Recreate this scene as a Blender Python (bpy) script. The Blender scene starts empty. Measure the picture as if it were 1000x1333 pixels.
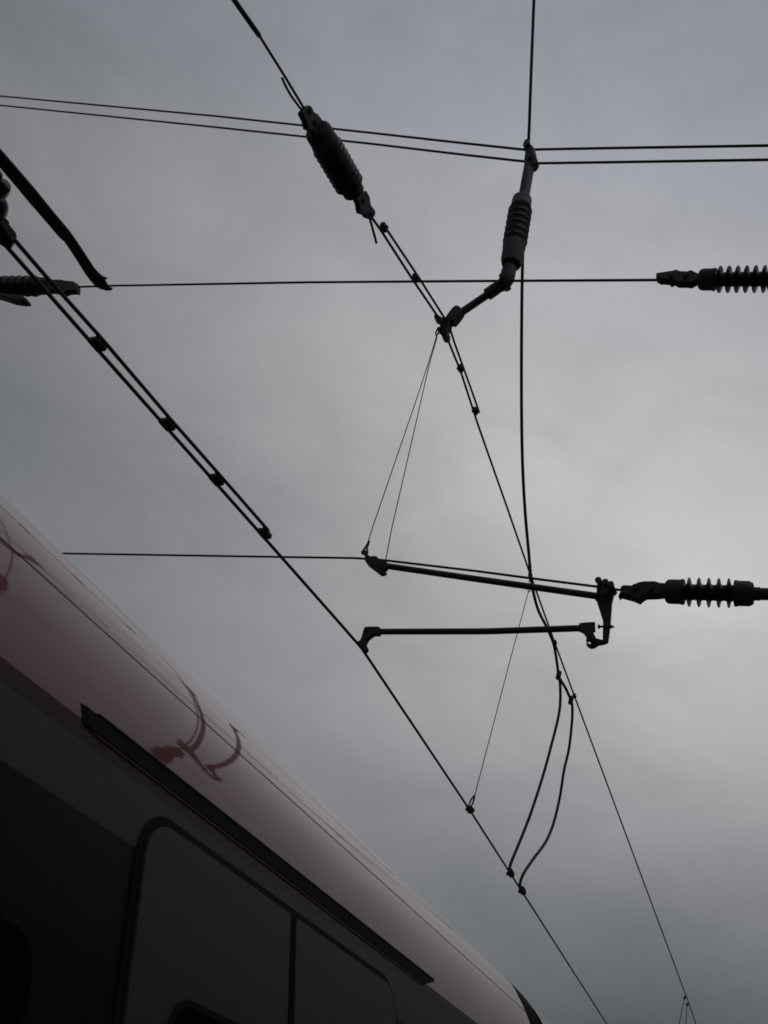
import bpy, bmesh, math, random
from mathutils import Vector, Matrix
random.seed(7)
scene = bpy.context.scene
COL = scene.collection

# ------------------------------------------------------------------ camera frame
# World: X to the right across the track, Y along the track, Z up; platform top at z = 0.
F = 1296.0                                  # focal length in photo pixels (1000 x 1333)
T = Vector((665.0, -1084.0, -F)); ZN = Vector((756.674, 2013.657, -F))
YH = T.normalized(); ZH = (ZN - YH * ZN.dot(YH)).normalized(); XH = YH.cross(ZH)
CAMH = 1.6
CAM = Vector((0, 0, CAMH))
def ray(px, py):
    c = Vector((px - 500.0, -(py - 666.5), -F))
    return Vector((XH.dot(c), YH.dot(c), ZH.dot(c)))
# points measured on the photograph, placed on planes of the real headspan and wires
def onX(p, X): r = ray(*p); return CAM + r * (X / r.x)
def onY(p, Y): r = ray(*p); return CAM + r * (Y / r.y)
def onZ(p, Z): r = ray(*p); return CAM + r * (Z / r.z)      # Z above the eye
def depth(P):
    d = P - CAM
    return -(XH.z * d.x + YH.z * d.y + ZH.z * d.z)
def rad(wpx, P): return wpx * 0.5 / F * depth(P)

cam = bpy.data.cameras.new("camera"); co = bpy.data.objects.new("camera", cam); COL.objects.link(co)
co.matrix_world = Matrix(((XH.x, XH.y, XH.z, 0), (YH.x, YH.y, YH.z, 0), (ZH.x, ZH.y, ZH.z, CAMH), (0, 0, 0, 1)))
cam.sensor_fit = 'AUTO'; cam.sensor_width = 36.0; cam.lens = F / 1333.0 * 36.0
cam.clip_start = 0.05; cam.clip_end = 3000
cam.dof.use_dof = True; cam.dof.focus_distance = 7.0; cam.dof.aperture_fstop = 6.0
scene.camera = co

# ------------------------------------------------------------------ materials
def mat(name, col, rough=0.5, metal=0.0, coat=0.0, coat_rough=0.05, spec=0.5, var=0.0, vscale=30.0, vstretch=(1, 1, 1),
        bump=0.0, bscale=20.0, rvar=0.0, bstretch=None):
    m = bpy.data.materials.new(name); m.use_nodes = True
    nt = m.node_tree; N = nt.nodes; L = nt.links
    b = N['Principled BSDF']
    b.inputs['Base Color'].default_value = (*col, 1); b.inputs['Roughness'].default_value = rough
    b.inputs['Metallic'].default_value = metal; b.inputs['Coat Weight'].default_value = coat
    b.inputs['Coat Roughness'].default_value = coat_rough; b.inputs['Specular IOR Level'].default_value = spec
    tc = N.new('ShaderNodeTexCoord')
    if var or rvar:
        mp = N.new('ShaderNodeMapping'); mp.inputs['Scale'].default_value = vstretch
        L.new(tc.outputs['Object'], mp.inputs['Vector'])
        nz = N.new('ShaderNodeTexNoise'); nz.inputs['Scale'].default_value = vscale; nz.inputs['Detail'].default_value = 5
        nz.inputs['Roughness'].default_value = 0.62
        L.new(mp.outputs['Vector'], nz.inputs['Vector'])
        if var:
            mx = N.new('ShaderNodeMix'); mx.data_type = 'RGBA'
            mx.inputs['A'].default_value = (*[c * (1 - var) for c in col], 1)
            mx.inputs['B'].default_value = (*[min(1, c * (1 + var)) for c in col], 1)
            L.new(nz.outputs['Fac'], mx.inputs['Factor']); L.new(mx.outputs['Result'], b.inputs['Base Color'])
        if rvar:
            mr = N.new('ShaderNodeMapRange'); mr.inputs['From Min'].default_value = 0.3; mr.inputs['From Max'].default_value = 0.7
            mr.inputs['To Min'].default_value = max(0.0, coat_rough - rvar) if coat else max(0, rough - rvar)
            mr.inputs['To Max'].default_value = (coat_rough if coat else rough) + rvar
            L.new(nz.outputs['Fac'], mr.inputs['Value'])
            L.new(mr.outputs['Result'], b.inputs['Coat Roughness' if coat else 'Roughness'])
    if bump:
        mp2 = N.new('ShaderNodeMapping'); mp2.inputs['Scale'].default_value = bstretch or vstretch
        L.new(tc.outputs['Object'], mp2.inputs['Vector'])
        n2 = N.new('ShaderNodeTexNoise'); n2.inputs['Scale'].default_value = bscale; n2.inputs['Detail'].default_value = 2
        L.new(mp2.outputs['Vector'], n2.inputs['Vector'])
        bp = N.new('ShaderNodeBump'); bp.inputs['Strength'].default_value = 1.0; bp.inputs['Distance'].default_value = bump
        L.new(n2.outputs['Fac'], bp.inputs['Height'])
        L.new(bp.outputs['Normal'], b.inputs['Normal'])
        if coat: L.new(bp.outputs['Normal'], b.inputs['Coat Normal'])
    return m

M = dict(
    wire=mat('weathered copper wire', (0.018, 0.0175, 0.017), 0.65, 0.0, var=0.35, vscale=9, spec=0.3),
    steel=mat('dull dark galvanised steel', (0.017, 0.018, 0.018), 0.6, 0.0, var=0.5, vscale=14, bump=0.0006, bscale=90, spec=0.22),
    tube=mat('grey aluminium tube', (0.022, 0.0235, 0.023), 0.55, 0.0, var=0.4, vscale=10, spec=0.25),
    glaze=mat('dark brown glazed porcelain', (0.010, 0.008, 0.010), 0.34, 0.0, var=0.4, vscale=12, spec=0.25, rvar=0.1),
    cap=mat('cast iron end cap', (0.027, 0.029, 0.031), 0.65, 0.0, var=0.45, vscale=18, bump=0.0008, bscale=80, spec=0.2),
    pale_cap=mat('grey zinc end cap', (0.05, 0.053, 0.055), 0.65, 0.0, var=0.45, vscale=18, bump=0.0008, bscale=80, spec=0.2),
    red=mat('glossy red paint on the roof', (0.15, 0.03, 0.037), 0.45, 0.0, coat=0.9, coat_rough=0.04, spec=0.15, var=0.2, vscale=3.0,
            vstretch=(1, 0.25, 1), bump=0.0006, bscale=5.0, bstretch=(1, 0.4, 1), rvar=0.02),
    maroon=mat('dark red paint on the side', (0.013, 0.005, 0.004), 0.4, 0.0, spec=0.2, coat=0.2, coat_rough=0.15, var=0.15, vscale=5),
    band=mat('maroon cantrail with painted dark reflection', (0.03, 0.011, 0.01), 0.45, 0.0, spec=0.3, coat=0.25, coat_rough=0.2, var=0.15, vscale=5),  # the dark reflection along the cantrail is put into this colour
    silver=mat('dull silver grey paint', (0.046, 0.056, 0.055), 0.5, 0.0, spec=0.25, coat=0.2, coat_rough=0.2, var=0.08, vscale=4),
    rubber=mat('black rubber', (0.008, 0.008, 0.008), 0.75, spec=0.15, var=0.3, vscale=20),
    trim=mat('grey plastic end piece', (0.014, 0.016, 0.014), 0.75, var=0.3, spec=0.2, vscale=30),
    lip=mat('red gutter lip and painted edge reflection', (0.12, 0.035, 0.035), 0.4, coat=0.5, coat_rough=0.15, var=0.3, vscale=14),
    glass=mat('dark tinted train window', (0.004, 0.005, 0.006), 0.06, spec=0.5, var=0.2, vscale=3),
    concrete=mat('platform concrete', (0.2, 0.19, 0.18), 0.9, var=0.3, vscale=3, bump=0.002, bscale=60),
    ballast=mat('dark track ballast', (0.09, 0.08, 0.07), 0.95, var=0.6, vscale=14, bump=0.03, bscale=18),
    earth=mat('dull grass and earth', (0.06, 0.07, 0.04), 0.95, var=0.5, vscale=1.5),
    canopy=mat('dark boards of the added shade canopy', (0.03, 0.03, 0.03), 0.8, var=0.3, vscale=4, vstretch=(6, 0.3, 1)),
)

# ------------------------------------------------------------------ object helpers
def tag(o, label=None, cat=None, group=None, kind=None):
    if label: o['label'] = label
    if cat: o['category'] = cat
    if group: o['group'] = group
    if kind: o['kind'] = kind
    return o
def thing(name, loc, label, cat, group=None):
    o = bpy.data.objects.new(name, None); COL.objects.link(o); o.location = loc; o.empty_display_size = 0.1
    return tag(o, label, cat, group)
def origin(o):
    p = Vector((0, 0, 0))
    while o is not None: p += o.location; o = o.parent
    return p
def build(name, bm, materials, parent=None, smooth=True, loc=None):
    if not isinstance(materials, (list, tuple)): materials = [materials]
    base = origin(parent) if parent is not None else Vector((0, 0, 0))
    if loc is None:
        c = Vector((0, 0, 0))
        for v in bm.verts: c += v.co
        loc = c / max(1, len(bm.verts))
    for v in bm.verts: v.co -= loc
    bmesh.ops.recalc_face_normals(bm, faces=bm.faces[:])
    me = bpy.data.meshes.new(name); bm.to_mesh(me); bm.free()
    for m in materials: me.materials.append(m)
    if smooth:
        for p in me.polygons: p.use_smooth = True
        me.set_sharp_from_angle(angle=math.radians(38))
    o = bpy.data.objects.new(name, me); COL.objects.link(o)
    o.location = loc - base
    if parent is not None: o.parent = parent
    return o

def catmull(pts, n=6):
    if len(pts) < 3: return list(pts)
    P = [pts[0] * 2 - pts[1]] + list(pts) + [pts[-1] * 2 - pts[-2]]
    out = []
    for i in range(1, len(P) - 2):
        a, b, c, d = P[i - 1], P[i], P[i + 1], P[i + 2]
        for k in range(n):
            t = k / n
            out.append(0.5 * ((2 * b) + (c - a) * t + (2 * a - 5 * b + 4 * c - d) * t * t + (3 * b - a - 3 * c + d) * t ** 3))
    out.append(pts[-1]); return out
def add_tube(bm, pts, r, n=12, caps=True):
    """round tube along pts; r a number or one radius per point (also makes lathed shapes)"""
    pts = [Vector(p) for p in pts]
    rr = r if isinstance(r, (list, tuple)) else [r] * len(pts)
    rings = []; up = None
    for i, p in enumerate(pts):
        a = pts[max(0, i - 1)]; b = pts[min(len(pts) - 1, i + 1)]
        t = (b - a)
        if t.length < 1e-9: t = Vector((0, 0, 1))
        t.normalize()
        if up is None:
            up = t.cross(Vector((0, 0, 1)) if abs(t.z) < 0.9 else Vector((1, 0, 0))).normalized()
        else:
            up = (up - t * up.dot(t)).normalized()
        w = t.cross(up)
        rings.append([bm.verts.new(p + (up * math.cos(2 * math.pi * k / n) + w * math.sin(2 * math.pi * k / n)) * rr[i]) for k in range(n)])
    for i in range(len(rings) - 1):
        A, B = rings[i], rings[i + 1]
        for k in range(n):
            bm.faces.new((A[k], A[(k + 1) % n], B[(k + 1) % n], B[k]))
    if caps:
        bm.faces.new(list(reversed(rings[0]))); bm.faces.new(rings[-1])
def add_plate(bm, outline, nrm, t, bev=0.0):
    """solid plate: closed outline (3D points) thickened by +-t along nrm"""
    nrm = Vector(nrm).normalized()
    tmp = bmesh.new()
    A = [tmp.verts.new(p - nrm * t) for p in outline]; B = [tmp.verts.new(p + nrm * t) for p in outline]
    n = len(A)
    fa = tmp.faces.new(A); fb = tmp.faces.new(list(reversed(B)))
    for k in range(n): tmp.faces.new((A[k], B[k], B[(k + 1) % n], A[(k + 1) % n]))
    bmesh.ops.recalc_face_normals(tmp, faces=tmp.faces[:])
    if bev: bmesh.ops.bevel(tmp, geom=[e for e in fa.edges] + [e for e in fb.edges], offset=bev, segments=1, affect='EDGES')
    bmesh.ops.triangulate(tmp, faces=[f for f in tmp.faces if len(f.verts) > 4])
    merge(bm, tmp)
def merge(bm, tmp):
    me = bpy.data.meshes.new('tmp'); tmp.to_mesh(me); tmp.free(); bm.from_mesh(me); bpy.data.meshes.remove(me)
def add_box(bm, c, ax, ay, az, bev=0.0):
    """box centred at c with half-axis vectors"""
    tmp = bmesh.new(); V = {}
    for i in (-1, 1):
        for j in (-1, 1):
            for k in (-1, 1): V[i, j, k] = tmp.verts.new(c + ax * i + ay * j + az * k)
    for q in (((-1,-1,-1),(-1,-1,1),(-1,1,1),(-1,1,-1)), ((1,-1,-1),(1,1,-1),(1,1,1),(1,-1,1)), ((-1,-1,-1),(1,-1,-1),(1,-1,1),(-1,-1,1)),
              ((-1,1,-1),(-1,1,1),(1,1,1),(1,1,-1)), ((-1,-1,-1),(-1,1,-1),(1,1,-1),(1,-1,-1)), ((-1,-1,1),(1,-1,1),(1,1,1),(-1,1,1))):
        tmp.faces.new([V[v] for v in q])
    bmesh.ops.recalc_face_normals(tmp, faces=tmp.faces[:])
    if bev: bmesh.ops.bevel(tmp, geom=tmp.edges[:], offset=bev, segments=2, affect='EDGES')
    merge(bm, tmp)
def tube_obj(name, pts, r, m, parent=None, n=10, smooth=0):
    bm = bmesh.new(); add_tube(bm, catmull([Vector(p) for p in pts], smooth) if smooth else pts, r, n)
    return build(name, bm, m, parent)
def bolt(bm, a, b, r, head=1.8):
    d = (b - a)
    add_tube(bm, [a, a + d * 0.12, a + d * 0.1201, b - d * 0.1201, b - d * 0.12, b], [r * head, r * head, r, r, r * head, r * head], 6)

def shed_profile(L, n, rc, rs, capL, rcap, capL2=None, rcap2=None):
    """(t, r) along an insulator: end cap, n sheds on a core, end cap"""
    capL2 = capL if capL2 is None else capL2; rcap2 = rcap2 or rcap
    P = [(0, rcap * 0.55), (0.004, rcap * 0.84), (capL * 0.14, rcap * 0.97), (capL * 0.3, rcap), (capL * 0.8, rcap), (capL * 0.86, rcap * 1.05), (capL * 0.97, rcap * 1.04), (capL, rc * 1.05)]
    a, b = capL, L - capL2; p = (b - a) / n
    for i in range(n):
        c = a + (i + 0.5) * p
        P += [(c - 0.36 * p, rc), (c - 0.2 * p, rc * 1.1), (c - 0.125 * p, rc + (rs - rc) * 0.5), (c - 0.065 * p, rs * 0.98), (c - 0.01 * p, rs),
              (c + 0.045 * p, rs * 0.98), (c + 0.115 * p, rc + (rs - rc) * 0.5), (c + 0.2 * p, rc * 1.1), (c + 0.36 * p, rc)]
    P += [(b, rc * 1.05), (b + capL2 * 0.03, rcap2 * 1.04), (b + capL2 * 0.14, rcap2 * 1.05), (b + capL2 * 0.2, rcap2), (L - capL2 * 0.25, rcap2), (L - 0.006, rcap2 * 0.85), (L, rcap2 * 0.5)]
    return P
def insulator_parts(A, B, prof, L, capL, capL2, parent, n=28, cap='cap'):
    """porcelain body and two end caps as separate meshes along A-B"""
    d = (B - A); s = d.length / L; u = d.normalized()
    def seg(lo, hi, name, m):
        q = [(t, r) for t, r in prof if lo - 1e-6 <= t <= hi + 1e-6]
        bm = bmesh.new(); add_tube(bm, [A + u * (t * s) for t, r in q], [r for t, r in q], n)
        return build(name, bm, m, parent)
    seg(0, capL * 0.975, 'end_cap', M[cap]); seg(capL, L - capL2, 'shed_body', M['glaze']); seg(L - capL2 * 0.972, L, 'end_cap', M[cap])

Y0 = 4.9                                     # the cross-span stands in this plane
def P0(x, y): return onY((x, y), Y0)
XA = Vector((1, 0, 0)); YA = Vector((0, 1, 0)); ZA = Vector((0, 0, 1))
def px_plate(bm, pts, t, Y=Y0, bev=0.0): add_plate(bm, [onY(p, Y) for p in pts], YA, t, bev)

# ------------------------------------------------------------------ cross-span wires
def span(name, pts, wpx, label, cat, group, ext=(None, None), Y=Y0, m='wire'):
    P = [onY(p, Y) for p in pts]
    r = rad(wpx, P[len(P) // 2])
    if ext[0]: P = [P[0] + (P[0] - P[1]).normalized() * ext[0]] + P
    if ext[1]: P = P + [P[-1] + (P[-1] - P[-2]).normalized() * ext[1]]
    o = tube_obj(name, P, r, M[m]); return tag(o, label, cat, group)
CG = 'twin carrier cables of the cross span'
span('carrier_cable', [(0, 125), (280, 151), (482, 172.8), (600, 186), (687, 195.3), (697, 194.6), (780, 193), (1000, 189.5)], 3.3,
     'upper of the two thin dark cables crossing near the top of the sky', 'cable', CG, (12, 10))
span('carrier_cable', [(0, 137), (280, 165.5), (482, 187), (600, 201), (685, 210.4), (698, 212.6), (780, 211.4), (1000, 208)], 3.3,
     'lower of the two thin dark cables crossing near the top of the sky', 'cable', CG, (12, 10))
SG = 'single steady wires of the cross span'
span('steady_wire', [(100, 373.6), (145, 372), (400, 367.5), (600, 366), (858, 364.5)], 3.0,
     'straight dark wire strung between the ribbed insulators across the middle of the upper sky', 'wire', SG)
span('steady_wire', [(0, 719), (85, 720.5), (300, 724), (462, 726.5), (498, 729), (620, 743.4), (690, 752.6), (776, 763.5), (800, 767.3), (814, 768.5)], 3.3,
     'dark wire running from behind the train roof above the registration tube to the clamp', 'wire', SG, (9, None))

# ---- ribbed insulators on the right of the span wires
IG = 'ribbed insulators in the cross span'
def span_insulator(label, clamp, ax, y0, y1, xs, n, rc, rs, rcap, capw, rod):
    """clamp outline in px; xs = (cap start, cap end, ..., body end) px along the axis"""
    xa, xb = xs
    A = P0(xa, y0); B = P0(xb, y1)
    L = (B - A).length
    t = thing('span_insulator', P0(clamp[0][0], (y0 + y1) / 2), label, 'insulator', IG)
    prof = shed_profile(L, n, rc, rs, capw, rcap)
    insulator_parts(A, B, prof, L, capw, capw, t)
    bm = bmesh.new(); px_plate(bm, clamp, 0.032, bev=0.008)
    build('wedge_clamp', bm, M['steel'], t)
    for f in (0.35, 0.7):
        k = clamp[0][0] * (1 - f) + xa * f; c = P0(k, y0); bm = bmesh.new()
        bolt(bm, c - YA * 0.055, c + YA * 0.055, 0.011)
        build('clamp_bolt', bm, M['steel'], t, smooth=False)
    u = (B - A).normalized()
    bm = bmesh.new(); add_tube(bm, [B - u * 0.004, B + u * 0.03, B + u * 0.031, B + u * 2.5], [rod * 1.1, rod * 1.1, rod, rod], 14)
    add_box(bm, B + u * 0.16 + ZA * rod * 1.0, u * 0.02, YA * 0.012, ZA * 0.016, 0.003)
    build('tension_rod', bm, M['steel'], t)
    return t
d1 = depth(P0(955, 363)); d2 = depth(P0(905, 771))
span_insulator('ribbed insulator at the right end of the upper steady wire',
    [(854.9, 359.2), (857, 358.6), (860.8, 358), (877.6, 355.5), (880.8, 354.2), (886.4, 356.3), (896, 356.5), (900.5, 354.9), (905.6, 357.6), (911, 359.7), (911, 366.4),
     (900, 372.5), (895, 371.5), (883, 371.5), (878.4, 368.8), (862.4, 367.2), (860.5, 367.7), (854.9, 364.8)],
    None, 364.0, 363.0, (910.4, 1024), 6, 9.6 / F * d1, 17.8 / F * d1, 14.4 / F * d1, 0.115, 0.034)
span_insulator('ribbed insulator on the bracket end of the lower steady wire, both end caps in view',
    [(809, 767), (813, 764.4), (823, 765), (833, 760.6), (840, 759.6), (853, 759.4), (860, 761.6), (867, 762), (867, 776),
     (861, 777), (854, 777.6), (841, 778), (836, 781.5), (833, 784.4), (824, 780.5), (813, 777.6), (809, 776.5), (806, 779), (807.5, 775), (809.6, 772)],
    None, 770.0, 773.0, (866.4, 982), 5, 10.4 / F * d2, 19.3 / F * d2, 16.3 / F * d2, 0.105, 0.034)

# ---- insulator at the left edge, on the upper steady wire
t = thing('span_insulator', P0(103, 373), 'scalloped insulator at the left edge, behind the doubled contact wire', 'insulator', IG)
A = P0(62, 372.5); B = P0(-34, 372.5); L = (B - A).length; dl = depth(P0(20, 373)); k = dl / F
prof = shed_profile(L, 8, 9.5 * k, 13.6 * k, 0.12 * L, 11 * k)
insulator_parts(A, B, prof, L, 0.12 * L, 0.12 * L, t)
bm = bmesh.new(); px_plate(bm, [(103, 375.5), (103, 371.5), (99.5, 371), (98.5, 368.8), (86, 367.6), (82, 366.5), (68, 366.5), (60, 362), (60, 383), (67, 380), (78, 381.5), (84, 384), (90, 381.5), (98, 381), (102, 381.8), (103, 379)], 0.035, bev=0.008)
build('wedge_clamp', bm, M['steel'], t)
bm = bmesh.new(); px_plate(bm, [(-14, 372), (-8, 382), (6, 385.5), (20, 386.5), (32, 388), (38, 392.5), (37.5, 395), (30, 395.4), (18, 393.6), (6, 389.5), (-14, 384)], 0.05, Y=Y0 - 0.12, bev=0.012)
build('guard_plate', bm, M['cap'], t)
bm = bmesh.new(); add_tube(bm, [B, B + (B - A).normalized() * 6], 0.035, 12); build('tension_rod', bm, M['steel'], t)

# ------------------------------------------------------------------ contact wire with its twin splice bar
ZC = 2.5                                      # above the eye: about 5.0 m above the rails
RC = 0.0092
cw = thing('contact_wire', onZ((472, 843), ZC), 'thick contact wire sloping over the train, doubled by a clamped bar at its upper left', 'wire')
back = onZ((0, 311), ZC); kn = onZ((471, 844), ZC); fwd = onZ((790, 1333), ZC)
mid = [onZ(p, ZC) for p in ((127, 455), (345, 701), (440, 808.5))]
farf = fwd + (fwd - kn).normalized() * 40
tube_obj('wire', [back + (back - mid[0]).normalized() * 10, back] + mid + [kn, onZ((612, 1055), ZC), fwd, farf], RC, M['wire'], cw, 12)
sp = [onZ(p, ZC + 0.004) for p in ((-30, 258), (18, 311), (57.6, 357), (131, 439), (222, 545.5), (286, 618), (349, 690))]
tube_obj('splice_bar', sp, RC * 0.98, M['wire'], cw, 12)
u = (mid[1] - back).normalized(); side = u.cross(ZA).normalized()
for p in ((127, 448), (218, 552.5), (282, 624.5), (344.5, 694.5)):
    c = onZ(p, ZC); bm = bmesh.new()
    add_box(bm, c, u * 0.037, side * 0.029, ZA * 0.015, 0.005)
    bolt(bm, c - ZA * 0.024 + u * 0.016, c + ZA * 0.03 + u * 0.016, 0.007); bolt(bm, c - ZA * 0.024 - u * 0.016, c + ZA * 0.03 - u * 0.016, 0.007)
    build('clip', bm, M['steel'], cw)

# ---- section insulator at the left edge and its curved runner horn
si = thing('section_insulator', onZ((-4, 260), ZC), 'knobbly dark insulator assembly cut off by the left edge where the doubled wires begin', 'insulator')
st = [(-44, 196, 20), (-34, 206, 22), (-22, 217, 24), (-12, 225, 26), (-8.5, 231, 25), (-7, 235, 20), (-4.5, 238, 22), (-3.5, 243, 34), (-3.5, 246, 32), (-5, 250, 20), (-5, 259, 18),
      (-4, 262, 24), (-4, 268, 29), (-4, 275, 28), (-4.5, 279, 20), (-4, 284, 18), (-2, 290, 20), (2, 297, 20)]
bm = bmesh.new(); pp = [onZ((a, b), ZC + 0.01) for a, b, w in st]; add_tube(bm, pp, [rad(w, q) for (a, b, w), q in zip(st, pp)], 20)
build('insulating_rod', bm, M['glaze'], si)
bm = bmesh.new(); add_plate(bm, [onZ(p, ZC) for p in ((-8, 284), (2, 284), (8, 292), (10, 297), (18.5, 308), (19.5, 312), (16, 322), (13, 321), (0, 312), (-14, 298))], ZA, 0.022, 0.005)
build('end_fitting', bm, M['steel'], si)
for p in ((2, 296), (10, 309)):
    bm = bmesh.new(); c = onZ(p, ZC); bolt(bm, c - ZA * 0.036, c + ZA * 0.036, 0.009)
    build('fixing_bolt', bm, M['steel'], si, smooth=False)
hz = ZC + 0.03
out = [(-90, 94), (0, 194), (20, 217), (45, 246), (70, 277), (84, 293.5), (91, 302), (100, 315), (108, 327), (122, 348.5), (128, 355.5), (133.5, 360), (139.8, 362.2), (136.5, 364.5), (139, 369),
       (142.5, 374.2), (147, 375.5), (145, 377.6), (139, 377.8), (130, 375.2), (124.5, 371.5), (118.5, 365), (112, 356.5), (101, 339), (90, 322), (84, 313.5), (78, 308.5), (60, 287.5), (40, 264.5), (20, 240.5), (0, 217), (-90, 110)]
bm = bmesh.new(); add_plate(bm, [onZ(p, hz) for p in out], ZA, 0.005, 0.0015)
horn = build('runner_horn', bm, M['steel'])
tag(horn, 'broad flat dark bar with a bent end, reaching in from the left edge', 'metal bar')

# ------------------------------------------------------------------ messenger (catenary) wire
XM = -3.3
RM = 0.0092
def PM(x, y): return onX((x, y), XM)
m1 = thing('messenger_wire', PM(305, 0), 'sleeved wire coming down from the top edge to the diagonal black insulator', 'wire')
topd = (PM(305, 0) - PM(338, 47)).normalized()
tube_obj('wire', [PM(305, 0) + topd * 8, PM(305, 0), PM(338, 47), PM(370, 98), PM(397, 143), PM(401, 150)], RM * 0.85, M['wire'], m1)
bm = bmesh.new(); add_tube(bm, [PM(305, 0) + topd * 3, PM(305, 0), PM(320, 21.5), PM(337, 45.5), PM(338.8, 48.2)], [0.0145, 0.0145, 0.0145, 0.0145, 0.008], 12)
build('sleeve', bm, M['steel'], m1)
tube_obj('wire_tail', [PM(367, 101), PM(372, 112), PM(380, 126), PM(392, 142), PM(400, 150)], RM * 0.8, M['wire'], m1, smooth=4)

t = thing('strain_insulator', PM(440, 212), 'fat black ribbed insulator hanging diagonally in the upper wire, tapered at both ends', 'insulator')
axd = Vector((0.519, 0.855)); ax0 = (420, 165)
def axp(s, off=0): return (411 + 0.506 * s - off * 0.862, 165.5 + 0.862 * s + off * 0.506)
A = PM(*axp(2)); B = PM(*axp(101)); L = (B - A).length; k = depth(PM(440, 212)) / F
prof = shed_profile(L, 8, 16.2 * k, 20.4 * k, 0.24 * L, 17.6 * k, 0.13 * L, 15.0 * k)
insulator_parts(A, B, prof, L, 0.24 * L, 0.13 * L, t)
tube_obj('wire_tail', [PM(480, 281), PM(482.5, 288), PM(485.5, 299), PM(488.5, 310), PM(490.2, 317)], 0.0085, M['wire'], t, smooth=3)
cl = [(396, 139.5), (400, 137.2), (403.5, 140), (404.5, 145), (411, 149), (415.5, 155), (421.5, 164), (424, 176), (408, 176), (404, 171), (397.5, 168), (397, 164), (395, 157), (391, 150), (390.5, 146)]
bm = bmesh.new(); add_plate(bm, [PM(*p) for p in cl], XA, 0.02, 0.006); build('wedge_clamp', bm, M['steel'], t)
cl = [(463, 250), (471.5, 249.5), (474.5, 248.5), (476.5, 252), (479, 257), (479.5, 262), (480.5, 267), (486, 274), (486.5, 279), (484.5, 283.5), (480.5, 285), (475.5, 283), (473, 279.5), (466.5, 277.5), (465.5, 273), (464.5, 266), (461, 258)]
bm = bmesh.new(); add_plate(bm, [PM(*p) for p in cl], XA, 0.018, 0.006); build('wedge_clamp', bm, M['steel'], t)
for p in ((400, 145), (407, 160), (470, 262), (480, 279)):
    bm = bmesh.new(); c = PM(*p); bolt(bm, c - XA * 0.034, c + XA * 0.034, 0.01)
    build('clamp_bolt', bm, M['steel'], t, smooth=False)

m2 = thing('messenger_wire', PM(578, 430), 'long messenger wire from the diagonal insulator through the bent bracket to the bottom right', 'wire')
mp = [(481, 279), (495.5, 299), (536, 362), (570, 412), (578.5, 428), (583, 442), (600, 484), (622, 552), (660, 660), (690.5, 748), (722, 836), (747.5, 905), (820, 1100), (895, 1301), (906, 1333)]
MP = [PM(*p) for p in mp]
tube_obj('wire', MP + [MP[-1] + (MP[-1] - MP[-3]).normalized() * 18], RM, M['wire'], m2)
sb = [(497, 291), (502, 296.5), (544.5, 360), (577.5, 412), (586, 428), (592, 447), (603.5, 479), (614, 508), (624, 537)]
tube_obj('splice_wire', [PM(*p) for p in sb], RM * 0.95, M['wire'], m2)
for p, q in (((499.7, 296), (0.5, 0.86)), ((541, 362), (0.5, 0.86)), ((599.7, 479.5), (0.36, 0.93)), ((619, 535), (0.36, 0.93))):
    c = PM(*p); u = (PM(p[0] + q[0] * 20, p[1] + q[1] * 20) - c).normalized(); s = u.cross(XA).normalized()
    bm = bmesh.new(); add_box(bm, c, u * 0.033, s * 0.024, XA * 0.018, 0.006)
    bolt(bm, c - XA * 0.03, c + XA * 0.03, 0.008)
    build('clip', bm, M['steel'], m2)
for p in ((690.5, 749), (722.5, 836.5), (748, 906), (891.3, 1299), (894.7, 1308)):
    c = PM(*p); r = 0.021 if p[1] < 1000 else 0.022
    u = (MP[11] - MP[10]).normalized()
    bm = bmesh.new(); add_tube(bm, [c - u * r * 1.4, c - u * r, c, c + u * r, c + u * r * 1.4], [r * 0.6, r * 0.95, r, r * 0.95, r * 0.6], 10)
    add_box(bm, c + ZA * r * 0.8, u * r * 0.7, XA * r * 0.5, ZA * r * 0.5, 0.003)
    build('clamp', bm, M['steel'], m2)

# ------------------------------------------------------------------ hanging insulated bracket
hb = thing('hanging_bracket', P0(688, 190), 'bent bracket with a ribbed insulator hanging from the twin cables to the messenger wire', 'bracket')
bm = bmesh.new()
px_plate(bm, [(682, 193), (684, 187.5), (688, 185), (690.5, 188), (691, 191), (694.5, 194), (697, 197.5), (698, 205), (701, 212), (699, 216), (694, 220), (684, 212), (685, 204), (685, 198)], 0.045, bev=0.01)
for p in ((689, 195), (692, 211.5)):
    c = P0(*p); bolt(bm, c - YA * 0.07, c + YA * 0.07, 0.014)
build('suspension_clamp', bm, M['steel'], hb)
tube_obj('hanger_tube', [P0(691.5, 203), P0(681.5, 259)], rad(14.2, P0(686, 230)), M['tube'], hb, 20)
A = P0(680, 258); B = P0(665.5, 345); L = (B - A).length; k = depth(P0(672, 300)) / F
prof = shed_profile(L, 6, 13.2 * k, 16.0 * k, 0.165 * L, 13.2 * k, 0.29 * L, 14.2 * k)
insulator_parts(A, B, prof, L, 0.165 * L, 0.29 * L, hb, cap='pale_cap')
bm = bmesh.new()
el = [(664.5, 345), (663, 350), (661.5, 357), (659.5, 364), (655.5, 369.5), (649, 373.5), (643, 377.5), (636, 382.5)]
EP = [onY(p, Y0 - 0.0) for p in el]
add_tube(bm, catmull(EP, 4), [rad(w, EP[0]) for w in [12, 14, 16, 17.2, 18, 18.6, 19, 19.2, 19.4, 19.5, 19.5, 19.4, 19.2, 19, 18.6, 18.2, 17.6, 17, 16.6, 16.2, 16, 15.8, 15.6, 15.6, 15.4, 15.2, 15, 14.5, 14]], 18)
c = P0(657.5, 367); bolt(bm, c - YA * 0.075, c + YA * 0.075, 0.018)
build('elbow', bm, M['steel'], hb)
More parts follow.
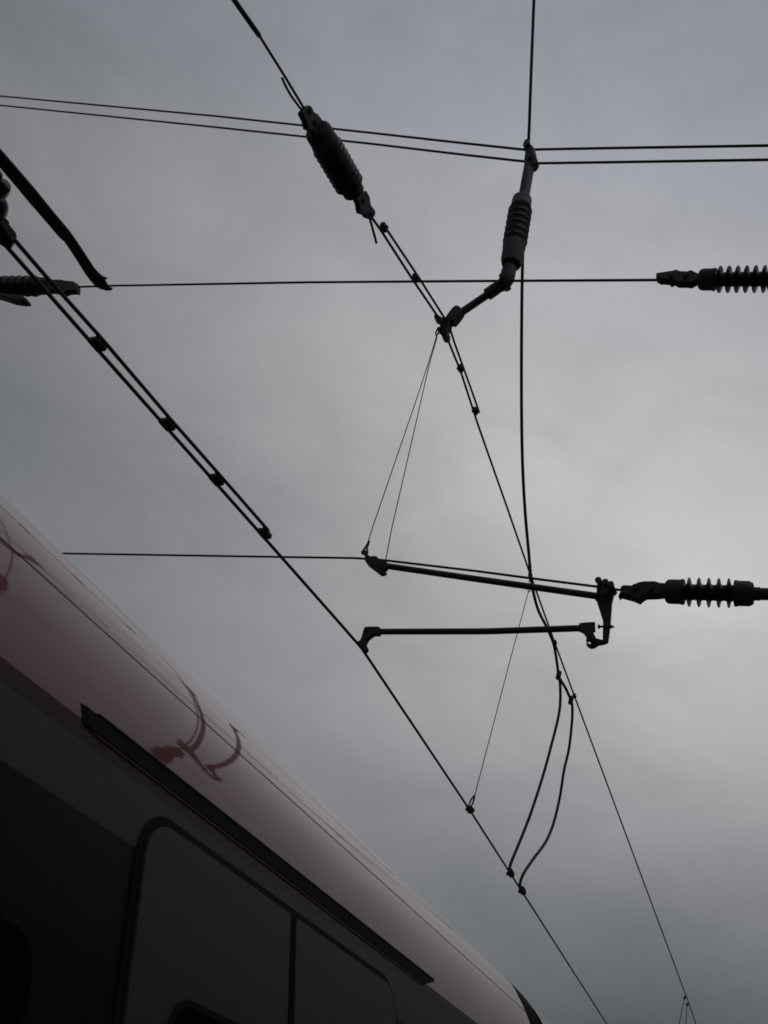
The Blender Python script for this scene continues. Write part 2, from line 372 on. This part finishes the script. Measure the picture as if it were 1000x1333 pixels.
bm = bmesh.new(); add_tube(bm, [P0(650, 373), P0(645.5, 375.8), P0(645.4, 375.9), P0(634.5, 383.5), P0(634.4, 383.6), P0(632, 385.2)], [rad(w, P0(640, 380)) for w in (14, 14.5, 16.5, 16.5, 10, 9)], 18); build('socket', bm, M['steel'], hb)
tube_obj('arm_tube', [P0(643, 378), P0(593, 412)], rad(10.2, P0(615, 397)), M['tube'], hb, 18)
bm = bmesh.new(); px_plate(bm, [(603.5, 407.5), (601.5, 411), (596.5, 417.5), (592, 422.5), (589, 421.5), (586, 422), (584, 420), (581, 418), (584, 412.5), (590, 405), (594, 401.5), (597.5, 401.3), (600.5, 403)], 0.04, bev=0.01); build('arm_socket', bm, M['steel'], hb)
bm = bmesh.new()
px_plate(bm, [(566.5, 414), (568.5, 412.2), (573, 414), (577, 416.5), (580, 417), (583, 415), (587, 421), (587, 424.5), (585, 429), (583.5, 432), (585, 435), (584, 441), (582.5, 443), (578, 442.6), (576.3, 440.5), (576.5, 432), (573, 432.8), (570, 430.5), (575, 428), (573.5, 423.5), (571, 419.5), (567, 417.5)], 0.036, bev=0.007)
for p in ((578, 424), (580.5, 437)):
    c = P0(*p); bolt(bm, c - YA * 0.055, c + YA * 0.055, 0.012)
build('wire_clamp', bm, M['steel'], hb)
bm = bmesh.new(); lp = [(574, 430.5), (571.5, 430), (569.8, 428), (568.6, 430.5), (567.2, 433.5), (568.2, 436.8), (570, 435.5), (570.8, 432.8)]
add_tube(bm, [P0(*p) for p in lp], 0.0065, 8); build('eye_ring', bm, M['steel'], hb)

# ------------------------------------------------------------------ registration tube and drop bracket
rg = thing('registration_tube', P0(788, 772), 'sloping tube under the lower steady wire with a hooked post at its right end', 'bracket')
tube_obj('tube', [P0(499, 736.2), P0(620, 753.7), P0(779, 776.2)], rad(8.5, P0(640, 756)), M['tube'], rg, 18)
bm = bmesh.new()
px_plate(bm, [(474.5, 721.5), (477, 720.5), (479.5, 722.5), (483, 726), (488, 725.3), (491.5, 725.8), (494, 728.5), (503, 730.6), (504.8, 733), (504.5, 740.4), (501.5, 743), (500.8, 748.3), (496, 748.7), (487, 741.8), (479, 735.7), (476.4, 731.5), (476.3, 727)], 0.02, bev=0.004)
c = P0(498.7, 742.3); bolt(bm, c - YA * 0.05, c + YA * 0.05, 0.006)
build('end_plate', bm, M['steel'], rg)
bm = bmesh.new()
px_plate(bm, [(777, 773), (777.4, 762.5), (778.7, 758.8), (782, 757.4), (785, 757.6), (786.6, 760), (788.6, 760.4), (790.4, 758.8), (792.6, 759.8), (795, 759.6), (797.8, 760), (799.4, 763), (801.2, 765.4), (801, 771.5), (799.4, 773.6), (798, 780), (796.7, 785.2),
              (795, 810), (794, 819), (792, 834.5), (790.4, 837.4), (784, 839), (779, 840), (775.6, 842.2), (772.8, 843.6), (769.7, 844), (766, 842.6), (763.2, 839.2), (763.5, 838), (766.4, 838.4), (769.8, 839.4), (770.4, 838), (768.4, 836.4), (768.8, 833.6), (772.6, 828.6), (777.2, 832), (785, 834), (785.5, 810), (781.5, 797), (777, 783), (774.2, 779.6)], 0.012, Y=Y0 + 0.014, bev=0.003)
build('drop_post', bm, M['steel'], rg)
bm = bmesh.new()
add_tube(bm, [P0(778.6, 815.8), P0(781, 815.8), P0(781.1, 815.8), P0(795, 815.8), P0(795.1, 815.8), P0(796.7, 815.8), P0(796.8, 815.8), P0(799.5, 815.8)],
         [0.0125, 0.0125, 0.0062, 0.0062, 0.0125, 0.0115, 0.006, 0.006], 8)
build('hinge_bolt', bm, M['steel'], rg)
for p in ((781, 760.5), (790, 763), (797, 766), (789, 775)):
    bm = bmesh.new(); c = P0(*p); bolt(bm, c - YA * 0.05, c + YA * 0.05, 0.012)
    build('clamp_bolt', bm, M['steel'], rg)

# ---- steady arm pulling the contact wire
sa = thing('steady_rod', P0(472, 843), 'level dark tube clipped to the contact wire, hung from the hooked post', 'bracket')
tube_obj('tube', [P0(488, 822.3), P0(620, 821.9), P0(640, 821.7), P0(762, 817.6)], rad(8.3, P0(620, 822)), M['tube'], sa, 18)
bm = bmesh.new()
px_plate(bm, [(478, 817.3), (486, 816.9), (495, 817.2), (495, 827.2), (487.4, 827.2), (483, 830), (479.4, 833.4), (477.4, 837), (476.6, 839.6), (479, 843.5), (479.4, 846), (477.2, 849), (472.6, 849), (469, 844), (463.8, 836.6), (467, 836.2), (470, 834.8), (472.2, 829), (474, 822), (475.6, 818.8)], 0.018, bev=0.004)
c = P0(478.4, 821.4); bolt(bm, c - YA * 0.035, c + YA * 0.035, 0.006)
build('wire_clip', bm, M['steel'], sa)
bm = bmesh.new()
px_plate(bm, [(754.4, 812), (764, 810.9), (774.6, 810.3), (775, 822), (772.4, 823), (774.6, 828), (776.6, 832), (773.5, 836.5), (769, 834.4), (763.6, 836), (763.4, 834), (763.9, 830.5), (760, 824.8), (757, 822.9), (754.4, 822.4)], 0.011, Y=Y0 - 0.012, bev=0.003)
build('hook_socket', bm, M['steel'], sa)

# ------------------------------------------------------------------ droppers and jumper cables
DG = 'thin dropper wires hanging from the messenger'
def dropper(pts, label, r=0.0036):
    bm = bmesh.new(); add_tube(bm, pts, r, 8); return tag(build('dropper_wire', bm, M['wire']), label, 'wire', DG)
top = P0(568.6, 436.8)
dropper([top, P0(558, 472), P0(540, 526.5), P0(484, 690), P0(478.2, 708)], 'left wire of the narrow V hanging from the bent bracket')
dropper([top + YA * 0.012, P0(558, 474.5) + YA * 0.01, P0(540, 557.5), P0(509.6, 690), P0(501.8, 731)], 'right wire of the narrow V hanging from the bent bracket')
lk = thing('dropper_link', P0(475, 718), 'small twisted eye linking the left dropper to the registration tube end', 'link')
bm = bmesh.new(); add_tube(bm, [P0(*p) for p in ((479.8, 706.5), (476.8, 711.5), (473.6, 716), (471.2, 718.8), (473, 720), (476.5, 720.8), (478, 717.5), (478.2, 713.5), (477, 711.5))], 0.0075, 8)
build('eye_ring', bm, M['steel'], lk)
bm = bmesh.new(); c = P0(475, 719.5); add_box(bm, c, XA * 0.022, YA * 0.012, ZA * 0.014, 0.004); build('pin_plate', bm, M['steel'], lk)
bm = bmesh.new(); add_tube(bm, [P0(481, 704), P0(478.5, 710.5)], [0.006, 0.01], 8)
build('ferrule', bm, M['steel'], lk)

dr = thing('dropper_wire', onX((690, 752), XM), 'single thin dropper from the messenger crossing behind both tubes to the contact wire', 'wire', DG)
dx = lambda y: XM + (y - 754) / (1053 - 754) * 0.075
D = lambda x, y: onX((x, y), dx(y))
tube_obj('wire', [D(688, 770), D(664, 860), D(618, 1036), D(615.5, 1044)], 0.0042, M['wire'], dr, 8)
tube_obj('eye_ring', [D(p[0], p[1]) for p in ((690.2, 752.5), (688.8, 757), (689.4, 762), (692, 758.5), (691.2, 753.5))], 0.006, M['wire'], dr, 8)
tube_obj('eye_ring', [D(p[0], p[1]) for p in ((690, 764), (687.4, 768.4), (688.4, 771), (690.8, 768.4), (690.4, 763.6))], 0.005, M['wire'], dr, 8)
tube_obj('eye_ring', [D(p[0], p[1]) for p in ((618, 1035), (613, 1041.5), (610.5, 1048), (612, 1052), (614.8, 1047.5), (617.4, 1040.5), (618, 1035))], 0.0075, M['wire'], dr, 8)
c = onZ((612, 1054), ZC); u = (fwd - kn).normalized(); s = u.cross(ZA)
bm = bmesh.new(); add_box(bm, c, u * 0.032, s * 0.022, ZA * 0.026, 0.006); bolt(bm, c + s * 0.035, c - s * 0.035, 0.01); build('clamp', bm, M['steel'], dr)

for a, b, lab in (((891.2, 1299), (884.3, 1333), 'left of two faint dropper wires at the bottom right corner'), ((894.6, 1308), (892.8, 1333), 'right of two faint dropper wires at the bottom right corner')):
    A = PM(*a); B = onX(b, XM - 0.04); C = A + (B - A) * ((A.z - CAMH - ZC) / (A.z - B.z))
    dropper([A, B, C], lab, 0.0062)

jx = lambda y: XM + (y - 836) / (1160 - 836) * -0.06
J = lambda p: onX(p, jx(p[1]))
fd = thing('feeder_cable', J((688, 190)), 'slack feeder cable dropping from the top edge behind the hanging bracket onto the messenger', 'cable')
fp = [(695, 0), (691.5, 95), (688, 190)]
FX = {0: -3.42, 95: -3.4, 190: -3.37, 260: -3.34, 345: -3.32}
fpts = [onX((x, y), FX.get(y, XM - 0.012)) for x, y in [(696.2, -20), (695.2, 0), (691.5, 95), (688, 190), (683.5, 260), (680.3, 345), (679.2, 420), (678.9, 500), (679.5, 570), (681, 620), (684, 670), (688, 715), (692.5, 760), (700, 792), (711, 815), (719, 833), (722.5, 846), (725, 862), (727.3, 880)]]
fpts = [fpts[0] + (fpts[0] - fpts[1]).normalized() * 3] + fpts
tube_obj('cable', fpts, 0.0148, M['wire'], fd, 12, smooth=5)
def ferrule(p, r, parent, X=None):
    c = J(p) if X is None else onX(p, X); bm = bmesh.new()
    add_tube(bm, [c + ZA * r * 1.9, c + ZA * r * 1.5, c - ZA * r * 1.5, c - ZA * r * 1.9], [r * 0.7, r, r, r * 0.7], 10)
    return build('ferrule', bm, M['steel'], parent)
ferrule((727.3, 879), 0.026, fd)
JG = 'slack jumper cables down to the contact wire'
j1 = thing('jumper_cable', J((664, 1136)), 'shorter slack cable curving down to the contact wire, left of the pair', 'cable', JG)
ja = [(727.3, 880), (729, 888), (729.6, 905), (728.8, 922), (725.5, 940), (720, 962), (707.5, 1008), (692, 1056), (681, 1085), (672, 1107), (664.4, 1126), (663.2, 1136.5)]
tube_obj('cable', [J(p) for p in ja], 0.0152, M['wire'], j1, 10, smooth=5)
j2 = thing('jumper_cable', J((678, 1160)), 'longer slack cable bowing right and down to the contact wire, right of the pair', 'cable', JG)
jb = [(727.3, 880), (731, 887), (737, 897), (741, 906), (744.5, 914), (745.2, 928), (744.4, 943), (740.7, 975), (734.3, 1003), (729.2, 1036), (721.5, 1069), (711.3, 1094.6), (694.8, 1117.6), (682, 1136.7), (677, 1150.7), (678, 1160)]
tube_obj('cable', [J(p) for p in jb], 0.0152, M['wire'], j2, 10, smooth=5)
ferrule((743.3, 911.5), 0.026, j2)
tube_obj('link', [J((744, 912)), J((747.5, 907))], 0.012, M['steel'], j2)
for p, q in (((664.6, 1138), j1), ((680, 1161), j2)):
    c = onZ(p, ZC); bm = bmesh.new(); add_box(bm, c + ZA * 0.012, u * 0.045, s * 0.02, ZA * 0.034, 0.008); bolt(bm, c + s * 0.036, c - s * 0.036, 0.012); build('clamp', bm, M['steel'], q)

# ------------------------------------------------------------------ the train
# half profile of the car body as (distance left of the camera, height above the eye)
LEAN = 0.38
side_pts = [(1.60, -2.0), (1.57, -1.4), (1.568, -0.9), (1.575, -0.5), (1.597, -0.2), (1.63, 0.0), (1.63 + LEAN * 0.2, 0.2), (1.63 + LEAN * 0.448, 0.448), (1.63 + LEAN * 0.608, 0.608), (1.63 + LEAN * 0.66, 0.66)]
roof_ctrl = [(1.63 + LEAN * 0.66, 0.66), (1.9015, 0.706), (1.942, 0.787), (1.997, 0.880), (2.074, 0.984), (2.169, 1.081), (2.28, 1.157), (2.40, 1.221), (2.555, 1.282), (2.73, 1.324), (2.95, 1.34)]
roof_pts = [(v.x, v.y) for v in catmull([Vector(p) for p in roof_ctrl], 4)]
DC = 2.95
def side_d(z):
    for (d0, z0), (d1, z1) in zip(side_pts, side_pts[1:]):
        if z0 <= z <= z1: return d0 + (d1 - d0) * (z - z0) / (z1 - z0)
    return side_pts[-1][0] if z > 0 else side_pts[0][0]
def prof_n(z):
    e = 0.02; t = Vector((-(side_d(z + e) - side_d(z - e)), 0, 2 * e)).normalized()
    return Vector((t.z, 0, -t.x))
def W(d, y, z, off=0.0, n=None):
    p = Vector((-d, y, z + CAMH)); return p + n * off if off else p
def loft(rows, ys, mats_by_row=None, closed_ends=False):
    """rows: list of (d,z); ys: stations"""
    bm = bmesh.new()
    G = [[bm.verts.new(Vector((-d, y, z + CAMH))) for y in ys] for d, z in rows]
    for i in range(len(G) - 1):
        for j in range(len(ys) - 1):
            f = bm.faces.new((G[i][j], G[i][j + 1], G[i + 1][j + 1], G[i + 1][j]))
            if mats_by_row: f.material_index = mats_by_row[i]
    return bm
def mirror(pts): return [(2 * DC - d, z) for d, z in reversed(pts)]
def patch(z0, z1, y0, y1, r, off, thick=0.0, corners=(1, 1, 1, 1), nrow=None, lower_round=True):
    """rounded panel laid on the leaning side between heights z0..z1 and stations y0..y1, raised by off"""
    zs = set([z0, z1])
    n = nrow or max(4, int((z1 - z0) / 0.08))
    for k in range(n + 1): zs.add(z0 + (z1 - z0) * k / n)
    for k in range(11):
        a = k / 10 * math.pi / 2
        zs.add(z1 - r * (1 - math.sin(a)))
        if lower_round: zs.add(z0 + r * (1 - math.sin(a)))
    rows = []
    for z in sorted(zs):
        ins = 0.0; sq = z1 - z
        if sq < r: ins = r - math.sqrt(max(0, r * r - (r - sq) ** 2))
        il, ir = ins * corners[0], ins * corners[1]
        if lower_round and z - z0 < r:
            q = z - z0; ins = r - math.sqrt(max(0, r * r - (r - q) ** 2)); il, ir = ins * corners[2], ins * corners[3]
        rows.append((z, y0 + il, y1 - ir))
    bm = bmesh.new(); R = []
    for z, a, b in rows:
        nn = prof_n(z); d = side_d(z)
        R.append([bm.verts.new(W(d, a, z, -0.004, nn)), bm.verts.new(W(d, a, z, off, nn)), bm.verts.new(W(d, b, z, off, nn)), bm.verts.new(W(d, b, z, -0.004, nn))])
    for A, B in zip(R, R[1:]):
        for k in range(3): bm.faces.new((A[k], A[k + 1], B[k + 1], B[k]))
    for A in (R[0], R[-1]):
        try: bm.faces.new(A)
        except ValueError: pass
    bmesh.ops.remove_doubles(bm, verts=bm.verts[:], dist=1e-5)
    return bm

YE = 6.52                                    # near carriage ends here
def carriage(y0, y1, label):
    t = thing('train_carriage', Vector((-DC, (y0 + y1) / 2, -0.9)), label, 'train carriage', 'carriages of the red roofed train')
    n = max(2, int((y1 - y0) / 0.6)); ys = [y0 + (y1 - y0) * k / n for k in range(n + 1)]
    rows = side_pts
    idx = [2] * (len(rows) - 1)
    # livery: dark red below the window line, a silver band, then maroon with a dark reflection painted in under the gutter
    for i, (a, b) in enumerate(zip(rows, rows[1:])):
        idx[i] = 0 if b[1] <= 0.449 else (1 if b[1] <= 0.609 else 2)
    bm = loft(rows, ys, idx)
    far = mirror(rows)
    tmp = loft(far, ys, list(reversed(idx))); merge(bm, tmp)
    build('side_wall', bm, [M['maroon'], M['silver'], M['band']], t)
    bm = loft(roof_pts + mirror(roof_pts)[1:], ys)
    rf = build('roof', bm, M['red'], t)
    # a raised seam strip running the length of the roof
    e = 0.0012
    i = min((k for k in range(len(roof_pts)) if roof_pts[k][0] < 2.3), key=lambda k: abs(roof_pts[k][1] / roof_pts[k][0] - 0.467))
    d, z = roof_pts[i]; dn = Vector((roof_pts[i + 1][0] - d, roof_pts[i + 1][1] - z)).normalized()
    nx, nz = dn.y, dn.x
    bm = loft([(d - dn.x * 0.0016 - nx * -0.001, z - dn.y * 0.0016 - 0.001), (d - dn.x * 0.0014 - nx * e, z - dn.y * 0.0014 + nz * e), (d + dn.x * 0.0014 - nx * e, z + dn.y * 0.0014 + nz * e), (d + dn.x * 0.0016 + nx * 0.001, z + dn.y * 0.0016 - 0.001)], ys)
    build('seam', bm, M['rubber'], rf)
    # end walls closing the body
    for y in (y0, y1):
        bm = bmesh.new(); ring = [bm.verts.new(W(d, y, z)) for d, z in side_pts[:-1] + roof_pts + mirror(roof_pts)[1:-1] + mirror(side_pts)]
        bm.faces.new(ring); bmesh.ops.triangulate(bm, faces=bm.faces[:])
        build('end_wall', bm, M['rubber'], t, smooth=False)
    return t
car = carriage(-17.0, YE, 'near carriage with glossy red roof, black gutter strip and grey door, filling the bottom left')

# grey double door, black seal, door windows
DY0, DYM, DY1, DZ = 2.185, 3.105, 4.075, 0.556
build('door_seal', patch(-1.55, DZ + 0.016, DY0 - 0.018, DY1 + 0.016, 0.142, 0.004), M['rubber'], car)
for a, b, cr in ((DY0 + 0.016, DYM - 0.025, (1, 0, 1, 0)), (DYM + 0.025, DY1 - 0.016, (0, 1, 0, 1))):
    leaf = build('door_leaf', patch(-1.53, DZ - 0.010, a, b, 0.11, 0.012, corners=cr), M['silver'], car)
    fr = build('window_seal', patch(-0.78, 0.165, a + 0.185, b - 0.135, 0.10, 0.0165), M['rubber'], leaf)
    build('pane', patch(-0.76, 0.148, a + 0.203, b - 0.153, 0.085, 0.019), M['glass'], leaf)
# passenger windows along the dark red side
for a in (-5.3, -3.3, -1.3, 0.28):
    w = build('window', patch(-0.7, 0.165, a, a + (1.7 if a < 0 else 1.58), 0.1, 0.006), M['rubber'], car)
    build('pane', patch(-0.685, 0.15, a + 0.018, a + (1.682 if a < 0 else 1.562), 0.085, 0.009), M['glass'], w)
# rain gutter above the door: black strip, thin red lip, and a lower strip for a reflected line
def strip(z0, z1, y0, y1, off, chamf=0.0, tl=0.04, tr=0.0):
    bm = bmesh.new(); R = []
    for z, o in ((z0, -0.003), (z0 + 0.003, off), (z1 - 0.003, off), (z1, -0.003)):
        nn = Vector((0.935, 0, 0.355)); d = 1.63 + LEAN * z
        R.append([bm.verts.new(W(d, y0 + (chamf if o > 0 else 0) + (tl if z > (z0 + z1) / 2 else 0), z, o, nn)), bm.verts.new(W(d, y1 - (chamf * 0.5 if o > 0 else 0) - (tr if z < (z0 + z1) / 2 else 0), z, o, nn))])
    for A, B in zip(R, R[1:]): bm.faces.new((A[0], A[1], B[1], B[0]))
    bm.faces.new([r[0] for r in R]); bm.faces.new([r[1] for r in reversed(R)])
    return bm
g = build('rain_gutter', strip(0.648, 0.698, 1.85, 4.62, 0.006, 0.03, -0.01, 0.16), M['rubber'], car, smooth=False)
build('gutter_lip_glint', strip(0.6975, 0.7010, 1.88, 4.60, 0.009, 0.03), M['lip'], g, smooth=False)
build('gutter_lip_glint', strip(0.6440, 0.6475, 1.88, 4.45, 0.0045, 0.02), M['lip'], g, smooth=False)  # red strip standing in for the thin reflection on the lower edge

# dark gangway bellows between the carriages
def inset(pts, e): return [(d + (DC - d) / max(0.3, DC - 1.5) * e, z - e * (0.6 if z > 0.9 else 0.2)) for d, z in pts]
prof_all = inset(side_pts[:-1] + roof_pts, 0.022)
rowsb = prof_all + mirror(prof_all)[1:]
bm = bmesh.new(); ys = [YE - 0.02 + k * 0.042 for k in range(16)]
G = []
for j, y in enumerate(ys):
    e = 0.0 if j % 2 else 0.02
    G.append([bm.verts.new(Vector((-(d + (DC - d) * e * 0.7), y, z - e * 0.5 + CAMH))) for d, z in rowsb])
for A, B in zip(G, G[1:]):
    for k in range(len(A) - 1): bm.faces.new((A[k], A[k + 1], B[k + 1], B[k]))
build('gangway_bellows', bm, M['rubber'], car)

car2 = carriage(7.07, 30.0, 'next carriage beyond the black gangway, only a thin sliver of its roof in view')
car2.rotation_euler = (0, 0, math.radians(0.35)); car2.location += Vector((-0.05, 0, -0.035))

# ------------------------------------------------------------------ the ground, track, platform and an added unseen canopy
def box_struct(name, x0, x1, y0, y1, z0, z1, m, bev=0.0):
    bm = bmesh.new()
    add_box(bm, Vector(((x0 + x1) / 2, (y0 + y1) / 2, (z0 + z1) / 2)), XA * (x1 - x0) / 2, YA * (y1 - y0) / 2, ZA * (z1 - z0) / 2, bev)
    return tag(build(name, bm, m, smooth=False), kind='structure')
bm = bmesh.new(); bm.faces.new([bm.verts.new(p) for p in (Vector((-1500, -1500, -1.2)), Vector((1500, -1500, -1.2)), Vector((1500, 1500, -1.2)), Vector((-1500, 1500, -1.2)))])
tag(build('ground', bm, M['earth'], smooth=False), kind='structure')
box_struct('track_bed', -9.5, -1.6, -60, 120, -1.19, -1.0, M['ballast'])
box_struct('platform', -1.44, 9.0, -60, 90, -1.19, 0.0, M['concrete'])
box_struct('added_shade_canopy', -0.05, 9.0, -40, 60, 3.5 + CAMH, 3.9 + CAMH, M['canopy'])  # out of view, added to keep the train side dark

# ------------------------------------------------------------------ sky and light
M['red'].node_tree.nodes['Principled BSDF'].inputs['Coat IOR'].default_value = 1.85
w = bpy.data.worlds.new("World"); scene.world = w; w.use_nodes = True
nt = w.node_tree; N = nt.nodes; L = nt.links
bg = N['Background']; bg.inputs['Strength'].default_value = 0.1
sky = N.new('ShaderNodeTexSky'); sky.sky_type = 'NISHITA'; sky.sun_disc = False
SUN = Vector((0.30, -0.15, 0.94)).normalized()
sky.sun_elevation = math.asin(SUN.z); sky.sun_rotation = math.atan2(SUN.x, SUN.y)
sky.dust_density = 3.0
tc = N.new('ShaderNodeTexCoord')
def math_node(op, a, b=None, clamp=False):
    n = N.new('ShaderNodeMath'); n.operation = op; n.use_clamp = clamp
    for i, v in enumerate((a, b)):
        if v is None: continue
        if isinstance(v, (int, float)): n.inputs[i].default_value = v
        else: L.new(v, n.inputs[i])
    return n.outputs[0]
nz = N.new('ShaderNodeTexNoise'); nz.inputs['Scale'].default_value = 2.6; nz.inputs['Detail'].default_value = 4.5; nz.inputs['Roughness'].default_value = 0.45; nz.inputs['Distortion'].default_value = 0.35
# wobble the direction a little so cloud masses have ragged edges
mp = N.new('ShaderNodeMapping'); mp.inputs['Scale'].default_value = (1.0, 1.0, 1.9); mp.inputs['Location'].default_value = (3.1, 1.7, 0.4)
L.new(tc.outputs['Generated'], mp.inputs['Vector']); L.new(mp.outputs['Vector'], nz.inputs['Vector'])
wob = N.new('ShaderNodeVectorMath'); wob.operation = 'SUBTRACT'; L.new(nz.outputs['Color'], wob.inputs[0]); wob.inputs[1].default_value = (0.5, 0.5, 0.5)
sc_ = N.new('ShaderNodeVectorMath'); sc_.operation = 'SCALE'; L.new(wob.outputs[0], sc_.inputs[0]); sc_.inputs['Scale'].default_value = 0.14
ad = N.new('ShaderNodeVectorMath'); ad.operation = 'ADD'; L.new(tc.outputs['Generated'], ad.inputs[0]); L.new(sc_.outputs[0], ad.inputs[1])
nm = N.new('ShaderNodeVectorMath'); nm.operation = 'NORMALIZE'; L.new(ad.outputs[0], nm.inputs[0])
def blob(dirv, width):
    """soft cloud mass around a direction: exp(-(angle/width)^2)"""
    d = N.new('ShaderNodeVectorMath'); d.operation = 'DOT_PRODUCT'; L.new(nm.outputs[0], d.inputs[0]); d.inputs[1].default_value = dirv
    x = math_node('SUBTRACT', 1.0, d.outputs['Value'])            # ~ angle^2 / 2
    x = math_node('MULTIPLY', x, -2.0 / (math.radians(width) ** 2))
    return math_node('EXPONENT', x)
def dirp(px, py): return tuple(ray(px, py).normalized())
lum = 0.177
terms = [(dirp(815, 600), 23, 0.225), (dirp(870, 720), 10, 0.105), (dirp(930, 950), 9, 0.125), (dirp(620, 380), 22, 0.07), (dirp(850, 1500), 18, -0.15), (dirp(250, 680), 13, -0.02), (dirp(330, 400), 13, 0.035), (dirp(40, 560), 10, -0.035), (dirp(20, 0), 9, -0.015), (dirp(530, 930), 5, 0.03), (dirp(860, 1090), 5, -0.025), (dirp(330, 610), 6, -0.022), (dirp(640, 1250), 8, 0.02)]
acc = None
for dv, wd, am in terms:
    x = math_node('MULTIPLY', blob(dv, wd), am)
    acc = x if acc is None else math_node('ADD', acc, x)
acc = math_node('ADD', acc, lum)
n2 = N.new('ShaderNodeTexNoise'); n2.inputs['Scale'].default_value = 6.5; n2.inputs['Detail'].default_value = 7; n2.inputs['Roughness'].default_value = 0.55; n2.inputs['Distortion'].default_value = 0.6
L.new(mp.outputs['Vector'], n2.inputs['Vector'])
v = N.new('ShaderNodeMapRange'); v.inputs['From Min'].default_value = 0.3; v.inputs['From Max'].default_value = 0.7; v.inputs['To Min'].default_value = 0.925; v.inputs['To Max'].default_value = 1.075
L.new(n2.outputs['Fac'], v.inputs['Value'])
acc = math_node('MAXIMUM', math_node('MULTIPLY', acc, v.outputs[0]), 0.05)
# thick cloud is bluish grey, thin bright cloud is neutral to slightly warm
rp = N.new('ShaderNodeValToRGB'); cr = rp.color_ramp
cr.elements[0].position = 0.10; cr.elements[0].color = (0.91, 1.0, 1.06, 1)
cr.elements[1].position = 0.48; cr.elements[1].color = (1.01, 1.0, 0.985, 1)
e = cr.elements.new(0.24); e.color = (0.965, 1.0, 1.03, 1)
e = cr.elements.new(0.34); e.color = (0.99, 1.0, 1.01, 1)
L.new(acc, rp.inputs['Fac'])
cm = N.new('ShaderNodeVectorMath'); cm.operation = 'SCALE'; L.new(rp.outputs['Color'], cm.inputs[0]); L.new(math_node('MULTIPLY', acc, 10.0), cm.inputs['Scale'])
# the cloud sheet is thinner and bluer overhead
sx = N.new('ShaderNodeSeparateXYZ'); L.new(tc.outputs['Generated'], sx.inputs[0])
hz_ = N.new('ShaderNodeMapRange'); hz_.interpolation_type = 'SMOOTHSTEP'; hz_.inputs['From Min'].default_value = 0.55; hz_.inputs['From Max'].default_value = 0.95
L.new(sx.outputs['Z'], hz_.inputs['Value'])
tn = N.new('ShaderNodeMix'); tn.data_type = 'RGBA'; tn.inputs['A'].default_value = (1.0, 0.985, 1.0, 1); tn.inputs['B'].default_value = (0.94, 0.995, 1.09, 1)
L.new(hz_.outputs[0], tn.inputs['Factor'])
tm = N.new('ShaderNodeVectorMath'); tm.operation = 'MULTIPLY'; L.new(cm.outputs[0], tm.inputs[0]); L.new(tn.outputs['Result'], tm.inputs[1]); cm = tm
mx = N.new('ShaderNodeMix'); mx.data_type = 'RGBA'; mx.inputs['Factor'].default_value = 0.97
L.new(sky.outputs[0], mx.inputs['A']); L.new(cm.outputs[0], mx.inputs['B']); L.new(mx.outputs['Result'], bg.inputs['Color'])

sl = bpy.data.lights.new('sun', 'SUN'); sl.energy = 0.5; sl.angle = math.radians(60); sl.color = (1.0, 0.97, 0.93)
so = bpy.data.objects.new('sun', sl); COL.objects.link(so); so.rotation_euler = SUN.to_track_quat('Z', 'Y').to_euler()

scene.view_settings.view_transform = 'Standard'; scene.view_settings.look = 'None'
scene.view_settings.exposure = 0.0; scene.view_settings.gamma = 1.0; scene.view_settings.use_curve_mapping = False
scene.render.engine = 'CYCLES'
scene.cycles.pixel_filter_type = 'BLACKMAN_HARRIS'; scene.cycles.filter_width = 1.7
